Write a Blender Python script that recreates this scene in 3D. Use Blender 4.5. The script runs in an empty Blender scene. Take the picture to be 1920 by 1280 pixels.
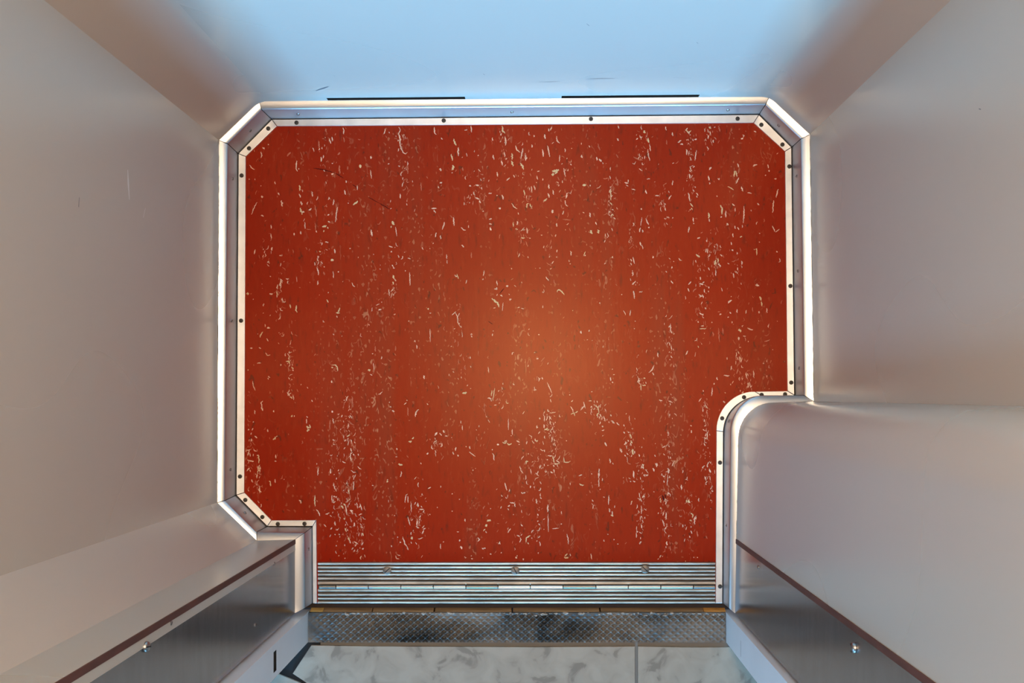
import bpy, bmesh, math, random
from mathutils import Vector, Matrix

# ------------------------------------------------------------------ camera, world, exposure
SC = bpy.context.scene
COL = SC.collection
D = 1.6                      # camera height above the cabin floor (m)
S = 0.0009                   # metres per photo pixel on the cabin floor
FPX = D / S                  # focal length in pixels of a 1920 px wide frame
NX, NY = 1006.0, 740.0       # where straight down falls in the frame

cam_data = bpy.data.cameras.new('camera')
cam = bpy.data.objects.new('camera', cam_data)
COL.objects.link(cam)
cam.location = (0, 0, D)
cam.rotation_euler = (0, 0, 0)
cam_data.sensor_width = 36.0
cam_data.lens = FPX / 1920 * 36.0
cam_data.shift_x = -(NX - 960) / 1920
cam_data.shift_y = (NY - 640) / 1920
cam_data.clip_start = 0.02
SC.camera = cam

SC.view_settings.view_transform = 'Standard'
SC.view_settings.look = 'None'
SC.view_settings.gamma = 1.0
SC.view_settings.use_curve_mapping = False
SC.view_settings.exposure = 0.0
SC.cycles.use_denoising = True
SC.cycles.max_bounces = 10
SC.cycles.sample_clamp_indirect = 6.0

world = bpy.data.worlds.new('sky')
SC.world = world
world.use_nodes = True
wb = world.node_tree.nodes['Background']
wb.inputs['Color'].default_value = (0.42, 0.62, 1.0, 1)
wb.inputs['Strength'].default_value = 0.2

def area(name, loc, target, sx, sy, power, color, spread=180):
    l = bpy.data.lights.new(name, 'AREA')
    l.shape = 'RECTANGLE'; l.size = sx; l.size_y = sy
    l.energy = power; l.color = color; l.spread = math.radians(spread)
    o = bpy.data.objects.new(name, l); COL.objects.link(o)
    o.location = loc
    o.rotation_euler = (Vector(target) - Vector(loc)).to_track_quat('-Z', 'Y').to_euler()
    return o
LAMP_STRENGTH = 88.0
area('daylight_far_window', (-0.08, -6.45, 1.65), (-0.02, 0.4, 0.55), 1.1, 1.25, 38, (0.17, 0.56, 1.0), 32)
area('daylight_side_window', (-1.45, -1.55, 1.25), (0.4, -0.6, 0.1), 0.9, 1.0, 24, (0.30, 0.62, 1.0))

random.seed(7)
R = random.random
def U(a, b): return a + (b - a) * R()

# ------------------------------------------------------------------ helpers
def P(px, py, z=0.0):
    k = (D - z) / FPX
    return Vector(((px - NX) * k, (NY - py) * k, z))

def tag(o, label=None, cat=None, group=None, kind=None):
    if label: o['label'] = label
    if cat: o['category'] = cat
    if group: o['group'] = group
    if kind: o['kind'] = kind
    return o

def link_bm(name, bm, mats, parent=None, smooth=None, origin=None):
    """one mesh object; its origin goes to the middle of its base"""
    bm.normal_update()
    vs = [v.co for v in bm.verts]
    if origin is None:
        lo = Vector([min(v[i] for v in vs) for i in range(3)])
        hi = Vector([max(v[i] for v in vs) for i in range(3)])
        origin = Vector(((lo.x + hi.x) / 2, (lo.y + hi.y) / 2, lo.z))
    bmesh.ops.translate(bm, verts=bm.verts, vec=-origin)
    me = bpy.data.meshes.new(name)
    bm.to_mesh(me); bm.free()
    if not isinstance(mats, (list, tuple)): mats = [mats]
    for m in mats: me.materials.append(m)
    o = bpy.data.objects.new(name, me); COL.objects.link(o)
    if parent is not None:
        o.parent = parent
        o.location = origin - world_loc(parent)
    else:
        o.location = origin
    if smooth is not None:
        for p in me.polygons: p.use_smooth = True
        try: me.set_sharp_from_angle(angle=math.radians(smooth))
        except Exception: pass
    return o

def world_loc(o):
    l = Vector(o.location)
    while o.parent:
        o = o.parent; l += Vector(o.location)
    return l

def add_box(bm, x0, x1, y0, y1, z0, z1, bevel=0.0, mi=0):
    vs = [bm.verts.new((x, y, z)) for z in (z0, z1) for y in (y0, y1) for x in (x0, x1)]
    fs = []
    for q in ((0, 2, 3, 1), (4, 5, 7, 6), (0, 1, 5, 4), (2, 6, 7, 3), (0, 4, 6, 2), (1, 3, 7, 5)):
        f = bm.faces.new([vs[i] for i in q]); f.material_index = mi; fs.append(f)
    if bevel:
        es = list({e for f in fs for e in f.edges})
        bmesh.ops.bevel(bm, geom=es, offset=bevel, segments=2, affect='EDGES', profile=0.5)

def add_prism(bm, pts, z0, z1, bevel=0.0, mi=0):
    """pts: 2D outline"""
    a = sum(pts[i][0] * pts[(i + 1) % len(pts)][1] - pts[(i + 1) % len(pts)][0] * pts[i][1] for i in range(len(pts)))
    if a < 0: pts = pts[::-1]
    lo = [bm.verts.new((p[0], p[1], z0)) for p in pts]
    hi = [bm.verts.new((p[0], p[1], z1)) for p in pts]
    n = len(pts)
    top = bm.faces.new(hi); top.material_index = mi
    bot = bm.faces.new(lo[::-1]); bot.material_index = mi
    for i in range(n):
        f = bm.faces.new([lo[i], lo[(i + 1) % n], hi[(i + 1) % n], hi[i]]); f.material_index = mi
    if bevel:
        bmesh.ops.bevel(bm, geom=list(top.edges), offset=bevel, segments=2, affect='EDGES', profile=0.5)

def recessed_slab(bm, o, u, v, n, us, vs, depth, thick, mi=0, hole=0):
    """slab whose front (facing n) spans us x vs with rectangular recesses at odd cells listed by hole rects"""
    us2, vs2, rects = us, vs, hole
    def pt(a, b, d): return o + u * a + v * b + n * d
    cache = {}
    def vert(i, j, d):
        k = (i, j, d)
        if k not in cache: cache[k] = bm.verts.new(pt(us2[i], vs2[j], d))
        return cache[k]
    nu, nv = len(us2) - 1, len(vs2) - 1
    for i in range(nu):
        for j in range(nv):
            hit = any(r[0] <= (us2[i] + us2[i+1]) / 2 <= r[1] and r[2] <= (vs2[j] + vs2[j+1]) / 2 <= r[3] for r in rects)
            d = -depth if hit else 0.0
            f = bm.faces.new([vert(i, j, d), vert(i+1, j, d), vert(i+1, j+1, d), vert(i, j+1, d)])
            f.material_index = 1 if hit else mi
            if hit:
                for (a, b) in (((i, j), (i+1, j)), ((i+1, j), (i+1, j+1)), ((i+1, j+1), (i, j+1)), ((i, j+1), (i, j))):
                    g = bm.faces.new([vert(*a, 0.0), vert(*b, 0.0), vert(*b, -depth), vert(*a, -depth)])
                    g.material_index = 1
    # back and rim
    bk = [bm.verts.new(pt(a, b, -thick)) for a, b in ((us2[0], vs2[0]), (us2[-1], vs2[0]), (us2[-1], vs2[-1]), (us2[0], vs2[-1]))]
    bm.faces.new(bk[::-1]).material_index = mi
    sides = [[(i, 0) for i in range(nu + 1)], [(nu, j) for j in range(nv + 1)], [(i, nv) for i in range(nu, -1, -1)], [(0, j) for j in range(nv, -1, -1)]]
    for k, s in enumerate(sides):
        f = bm.faces.new([vert(*q, 0.0) for q in s][::-1] + [bk[k], bk[(k + 1) % 4]]); f.material_index = mi

# ------------------------------------------------------------------ materials
def mat(name, color, rough=0.5, metal=0.0, spec=0.5, noise=None, bump=None, coat=0.0):
    """noise=(scale, amount, stretch(x,y,z)); bump=(scale, strength, stretch)"""
    m = bpy.data.materials.new(name); m.use_nodes = True
    nt = m.node_tree; b = nt.nodes['Principled BSDF']
    b.inputs['Base Color'].default_value = (*color, 1)
    b.inputs['Roughness'].default_value = rough
    b.inputs['Metallic'].default_value = metal
    b.inputs['Specular IOR Level'].default_value = spec
    b.inputs['Coat Weight'].default_value = coat
    tc = nt.nodes.new('ShaderNodeTexCoord')
    def tex(scale, st, detail=5):
        mp = nt.nodes.new('ShaderNodeMapping'); mp.inputs['Scale'].default_value = st
        nt.links.new(tc.outputs['Object'], mp.inputs['Vector'])
        n = nt.nodes.new('ShaderNodeTexNoise'); n.inputs['Scale'].default_value = scale; n.inputs['Detail'].default_value = detail
        nt.links.new(mp.outputs['Vector'], n.inputs['Vector']); return n
    if noise:
        n = tex(noise[0], noise[2])
        r = nt.nodes.new('ShaderNodeValToRGB')
        a = noise[1]
        r.color_ramp.elements[0].position = 0.3; r.color_ramp.elements[1].position = 0.7
        r.color_ramp.elements[0].color = (*[c * (1 - a) for c in color], 1)
        r.color_ramp.elements[1].color = (*[min(1, c * (1 + a)) for c in color], 1)
        nt.links.new(n.outputs['Fac'], r.inputs['Fac']); nt.links.new(r.outputs['Color'], b.inputs['Base Color'])
        mr = nt.nodes.new('ShaderNodeMapRange')
        mr.inputs['To Min'].default_value = rough * 0.85; mr.inputs['To Max'].default_value = min(1, rough * 1.15)
        nt.links.new(n.outputs['Fac'], mr.inputs['Value']); nt.links.new(mr.outputs['Result'], b.inputs['Roughness'])
    if bump:
        n = tex(bump[0], bump[2], 3)
        bp = nt.nodes.new('ShaderNodeBump'); bp.inputs['Strength'].default_value = bump[1]; bp.inputs['Distance'].default_value = 0.001
        nt.links.new(n.outputs['Fac'], bp.inputs['Height']); nt.links.new(bp.outputs['Normal'], b.inputs['Normal'])
    return m

M = {}
M['wall'] = mat('wall_laminate', (0.50, 0.455, 0.395), 0.28, 0, 0.6, (1.6, 0.03, (1, 1, 1)))
for nd in M['wall'].node_tree.nodes:
    if nd.type == 'TEX_NOISE': nd.inputs['Detail'].default_value = 1.0
M['wall_mark_dark'] = mat('scuff_mark', (0.16, 0.16, 0.17), 0.6)
M['wall_mark_light'] = mat('scratch_mark', (0.72, 0.70, 0.68), 0.5)
M['wall_edge_dirt'] = mat('edge_grime', (0.13, 0.10, 0.075), 0.8)
M['dark'] = mat('gap_dark', (0.012, 0.010, 0.009), 0.9)  # near-black: shade inside joints and slots is put into this colour
M['alu'] = mat('aluminium', (0.66, 0.65, 0.64), 0.33, 1.0, 0.5, (7, 0.03, (1, 1, 1)))
M['alu_face'] = mat('aluminium_matte', (0.58, 0.55, 0.545), 0.52, 1.0, 0.5, (12, 0.04, (1, 1, 1)))  # rougher, slightly darker copy for the steep face of the skirting
M['strip'] = mat('aluminium_strip', (0.72, 0.72, 0.71), 0.42, 1.0, 0.5, (45, 0.07, (1, 1, 1)))
M['screw'] = mat('dark_screw', (0.055, 0.045, 0.035), 0.55, 0.5)
M['screw_light'] = mat('bright_screw', (0.42, 0.39, 0.36), 0.35, 1.0)
M['slot'] = mat('screw_slot', (0.012, 0.011, 0.010), 0.8)
M['steel'] = mat('stainless_sheet', (0.39, 0.37, 0.38), 0.24, 1.0, 0.5, (14, 0.07, (1, 1, 6)))
M['brown'] = mat('rust_brown_edge', (0.10, 0.035, 0.025), 0.55, 0, 0.4, (60, 0.35, (1, 1, 0.3)))
M['sill'] = mat('worn_aluminium', (0.52, 0.465, 0.40), 0.42, 1.0, 0.5, (60, 0.28, (0.35, 1.5, 1)))
M['groove'] = mat('groove_brown', (0.055, 0.042, 0.030), 0.7, 0, 0.4, (120, 0.5, (0.4, 1, 1)))  # dark brown base between the ribs and under the hinge
M['hinge'] = mat('hinge_metal', (0.46, 0.44, 0.42), 0.33, 1.0)
M['hinge_dark'] = mat('hinge_metal_dull', (0.24, 0.225, 0.20), 0.4, 1.0)
M['post'] = mat('post_paint', (0.74, 0.76, 0.77), 0.4, 0, 0.5, (6, 0.05, (1, 1, 1)))
M['wood'] = mat('raw_timber', (0.27, 0.19, 0.11), 0.75, 0, 0.3, (40, 0.3, (0.3, 1, 3)))
M['wood_end'] = mat('orange_timber', (0.60, 0.33, 0.10), 0.7, 0, 0.3, (40, 0.2, (1, 1, 3)))
M['wood_yellow'] = mat('yellow_timber', (0.56, 0.39, 0.14), 0.7, 0, 0.3, (40, 0.2, (1, 1, 3)))
M['mortar'] = mat('light_mortar', (0.64, 0.61, 0.57), 0.85, 0, 0.3, (70, 0.45, (0.5, 1, 1)), (150, 0.6, (1, 1, 1)))
M['crumb'] = mat('mortar_crumbs', (0.30, 0.26, 0.22), 0.9, 0, 0.3, (200, 0.5, (1, 1, 1)))
M['ceiling'] = mat('ceiling_paint', (0.5, 0.49, 0.47), 0.6)
M['hall'] = mat('hall_plaster', (0.55, 0.55, 0.53), 0.8)
M['subfloor'] = mat('subfloor_dark', (0.03, 0.018, 0.012), 0.9)  # near-black, so the gap beside the skirting has its shade in the colour
M['fleck'] = mat('lino_fleck_cream', (0.72, 0.43, 0.28), 0.6, 0, 0.12, (160, 0.25, (1, 1, 1)))
M['fleck_dim'] = mat('lino_fleck_pink', (0.44, 0.12, 0.06), 0.6, 0, 0.12, (160, 0.25, (1, 1, 1)))
M['fleck_tan'] = mat('lino_fleck_tan', (0.64, 0.43, 0.22), 0.6, 0, 0.12)
M['scratch'] = mat('lino_scratch', (0.05, 0.006, 0.004), 0.8, 0, 0.08)

def emission(name, color, s):
    m = bpy.data.materials.new(name); m.use_nodes = True
    b = m.node_tree.nodes['Principled BSDF']
    b.inputs['Base Color'].default_value = (0.9, 0.9, 0.9, 1)
    b.inputs['Emission Color'].default_value = (*color, 1); b.inputs['Emission Strength'].default_value = s
    return m
M['glow'] = emission('lamp_glass', (1.0, 0.75, 0.52), LAMP_STRENGTH)

def lino_material():
    m = bpy.data.materials.new('red_linoleum'); m.use_nodes = True
    nt = m.node_tree; L = nt.links; N = nt.nodes.new
    b = nt.nodes['Principled BSDF']
    tc = N('ShaderNodeTexCoord')
    def noise(scale, st, detail=4, dist=0.0, off=0.0):
        mp = N('ShaderNodeMapping'); mp.inputs['Scale'].default_value = st; mp.inputs['Location'].default_value = (off, off * 1.7, 0)
        L.new(tc.outputs['Object'], mp.inputs['Vector'])
        n = N('ShaderNodeTexNoise'); n.inputs['Scale'].default_value = scale; n.inputs['Detail'].default_value = detail
        n.inputs['Distortion'].default_value = dist
        L.new(mp.outputs['Vector'], n.inputs['Vector']); return n.outputs['Fac']
    def math_(op, a, b_=None):
        n = N('ShaderNodeMath'); n.operation = op; n.use_clamp = False
        for i, v in enumerate((a, b_)):
            if v is None: continue
            if isinstance(v, (int, float)): n.inputs[i].default_value = v
            else: L.new(v, n.inputs[i])
        return n.outputs[0]
    def ramp(v, a, c, lo=0.0, hi=1.0):
        n = N('ShaderNodeMapRange'); n.clamp = True
        n.inputs['From Min'].default_value = a; n.inputs['From Max'].default_value = c
        n.inputs['To Min'].default_value = lo; n.inputs['To Max'].default_value = hi
        L.new(v, n.inputs['Value']); return n.outputs[0]
    def mix(f, c1, c2):
        n = N('ShaderNodeMix'); n.data_type = 'RGBA'
        L.new(f, n.inputs['Factor'])
        for nm, c in ((6, c1), (7, c2)):
            if isinstance(c, tuple): n.inputs[nm].default_value = (*c, 1)
            else: L.new(c, n.inputs[nm])
        return n.outputs[2]
    big = noise(2.2, (1.6, 0.8, 1), 3)
    streak = noise(16, (1.0, 0.10, 1), 5, 0.3, 3.1)
    fine = noise(150, (1.0, 0.22, 1), 3, 0.0, 9.0)
    c = mix(ramp(big, 0.3, 0.7), (0.275, 0.0090, 0.0012), (0.255, 0.0125, 0.0035))
    c = mix(ramp(streak, 0.52, 0.72, 0, 0.5), c, (0.22, 0.032, 0.014))        # greyed, walked-off streaks
    c = mix(ramp(fine, 0.55, 0.75, 0, 0.35), c, (0.32, 0.026, 0.007))
    c = mix(ramp(fine, 0.42, 0.25, 0, 0.5), c, (0.10, 0.010, 0.006))
    # short curling pale flecks that gather along the streaks
    cl = ramp(streak, 0.50, 0.62)
    wob = noise(62, (1.0, 0.42, 1), 1.5, 1.4, 5.5)
    ridge = math_('ABSOLUTE', math_('SUBTRACT', wob, 0.5))
    line = ramp(ridge, 0.030, 0.014)
    gate = ramp(noise(75, (1.0, 0.5, 1), 1, 0.0, 21.0), 0.56, 0.60)
    thin = ramp(noise(9, (1.0, 0.45, 1), 2, 0.0, 33.0), 0.46, 0.56)
    f = math_('MULTIPLY', math_('MULTIPLY', line, gate), math_('MULTIPLY', math_('MAXIMUM', cl, 0.12), thin))
    c = mix(math_('MULTIPLY', f, 0.75), c, (0.50, 0.20, 0.10))
    dots = ramp(noise(210, (1.0, 0.6, 1), 0, 0.0, 14.0), 0.70, 0.75)
    c = mix(math_('MULTIPLY', math_('MULTIPLY', dots, cl), 0.55), c, (0.48, 0.17, 0.08))
    dk = ramp(noise(130, (1.0, 0.5, 1), 1, 0.8, 44.0), 0.30, 0.25, 0, 0.6)
    c = mix(dk, c, (0.05, 0.012, 0.008))
    L.new(c, b.inputs['Base Color'])
    L.new(ramp(big, 0.2, 0.8, 0.31, 0.36), b.inputs['Roughness'])
    b.inputs['Specular IOR Level'].default_value = 0.30
    b.inputs['Specular Tint'].default_value = (1.0, 0.54, 0.28, 1)
    bp = N('ShaderNodeBump'); bp.inputs['Strength'].default_value = 0.12; bp.inputs['Distance'].default_value = 0.001
    L.new(fine, bp.inputs['Height']); L.new(bp.outputs['Normal'], b.inputs['Normal'])
    return m
M['lino'] = lino_material()

def stone_material(name, c1, c2, c3, scale):
    m = bpy.data.materials.new(name); m.use_nodes = True
    nt = m.node_tree; L = nt.links; N = nt.nodes.new; b = nt.nodes['Principled BSDF']
    tc = N('ShaderNodeTexCoord')
    n = N('ShaderNodeTexNoise'); n.inputs['Scale'].default_value = scale; n.inputs['Detail'].default_value = 6; n.inputs['Distortion'].default_value = 0.8
    L.new(tc.outputs['Object'], n.inputs['Vector'])
    r = N('ShaderNodeValToRGB')
    r.color_ramp.elements[0].position = 0.36; r.color_ramp.elements[0].color = (*c1, 1)
    r.color_ramp.elements[1].position = 0.62; r.color_ramp.elements[1].color = (*c2, 1)
    e = r.color_ramp.elements.new(0.43); e.color = (*c3, 1)
    L.new(n.outputs['Fac'], r.inputs['Fac']); L.new(r.outputs['Color'], b.inputs['Base Color'])
    b.inputs['Roughness'].default_value = 0.5
    return m
M['tile'] = stone_material('stone_tile', (0.195, 0.150, 0.110), (0.335, 0.268, 0.200), (0.29, 0.230, 0.170), 26)
M['tread'] = stone_material('dirty_tread', (0.022, 0.024, 0.025), (0.15, 0.125, 0.10), (0.062, 0.062, 0.060), 10)
M['grout'] = mat('grout', (0.20, 0.18, 0.155), 0.9)

# ------------------------------------------------------------------ plan of the cabin (measured outlines)
def arc_px(a, b, c0, n):
    """arc-like quadratic from a to b with control c0"""
    return [((1-t)**2*a[0]+2*t*(1-t)*c0[0]+t*t*b[0], (1-t)**2*a[1]+2*t*(1-t)*c0[1]+t*t*b[1]) for t in [i/n for i in range(n+1)]]
def circ_px(cx, cy, rx, ry, n):
    return [(cx - rx*math.sin(t), cy - ry*math.cos(t)) for t in [math.pi/2*i/n for i in range(n+1)]]
NA = 14
# F: edge of the linoleum, G: foot of the skirting, W: face of the wall above it
F_l = [(595, 1130), (593.5, 974.5), (509.5, 975), (458.5, 923), (461.3, 294), (519.7, 237), (1412.8, 230.8), (1471.3, 284.2), (1476, 733)]
G_l = [(586, 1130), (586, 987), (501, 987), (442.5, 928), (446.5, 288), (509.5, 223.5), (1423, 214.5), (1484.5, 276), (1490, 741.5)]
W_l = [(553, 1149), (553, 1011), (481.5, 1013), (407.5, 942), (410.5, 263), (486.5, 190), (1442.5, 181.5), (1518.5, 252), (1525.5, 752)]
F_c = [P(x, y) for x, y in circ_px(1415, 807, 72, 73, NA)] + [P(1341.5, 1130)]
G_c = [P(x, y) for x, y in circ_px(1430, 809, 73, 66.5, NA)] + [P(1355.5, 1130)]
ZT, ZW = 0.030, 0.036        # top of the upright face, top of the rounded shoulder
W_c = [P(x, y, ZW) for x, y in circ_px(1449, 822, 65, 67.5, NA)] + [P(1378, 1149, ZW)]
F = [P(*p) for p in F_l] + F_c
G = [P(*p) for p in G_l] + G_c
W = [P(*p, ZW) for p in W_l] + W_c
# T: bend between the steep face of the skirting and its shoulder
T_l = [(572, 1139), (572, 998), (482, 996.5), (422, 938), (427.5, 270), (491, 206), (1434.5, 197.5), (1501, 261), (1507, 741)]
T = [P(*p, ZT) for p in T_l] + [P(x, y, ZT) for x, y in circ_px(1432, 812, 63, 71, NA)] + [P(1366, 1139, ZT)]
n_l = len(F_l)
def flat(v): return Vector((v.x, v.y, 0))

# ---- subfloor and linoleum
bm = bmesh.new()
out = [flat(w) for w in W]
add_prism(bm, [(p.x, p.y) for p in out], -0.055, -0.004)
tag(link_bm('floor_subfloor', bm, M['subfloor']), kind='structure')

def fleck_poly(bm, pts, w, z, mi):
    """a ragged tapering curl laid into the floor"""
    if len(pts) == 1:
        c = pts[0]; n = 7; ph = U(0, 6)
        ex = U(0.8, 1.25)
        f = bm.faces.new([bm.verts.new((c.x + w*.5*ex*U(.7, 1.15)*math.cos(ph+i*2*math.pi/n), c.y + w*.5/ex*U(.7, 1.15)*math.sin(ph+i*2*math.pi/n), z)) for i in range(n)])
        f.material_index = mi; return
    fine = []
    for i in range(len(pts) - 1):
        k = max(2, int((pts[i+1]-pts[i]).length / 0.0012))
        k = min(k, 14)
        for j in range(k): fine.append(pts[i].lerp(pts[i+1], j / k))
    fine.append(pts[-1])
    n = len(fine); L_, R_ = [], []
    for i, p in enumerate(fine):
        t = fine[min(i+1, n-1)] - fine[max(i-1, 0)]
        t = t.normalized() if t.length > 1e-9 else Vector((0, 1, 0))
        nn = Vector((-t.y, t.x, 0))
        e = min(1.0, 0.35 + 2.2 * min(i, n-1-i) / max(1, n-1))
        hw = w * .5 * e
        j = nn * U(-.25, .25) * w
        L_.append(bm.verts.new((p + j + nn*hw*U(.6, 1.25)).to_tuple()[:2] + (z,)))
        R_.append(bm.verts.new((p + j - nn*hw*U(.6, 1.25)).to_tuple()[:2] + (z,)))
    for i in range(n - 1):
        f = bm.faces.new([R_[i], R_[i+1], L_[i+1], L_[i]]); f.material_index = mi
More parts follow.
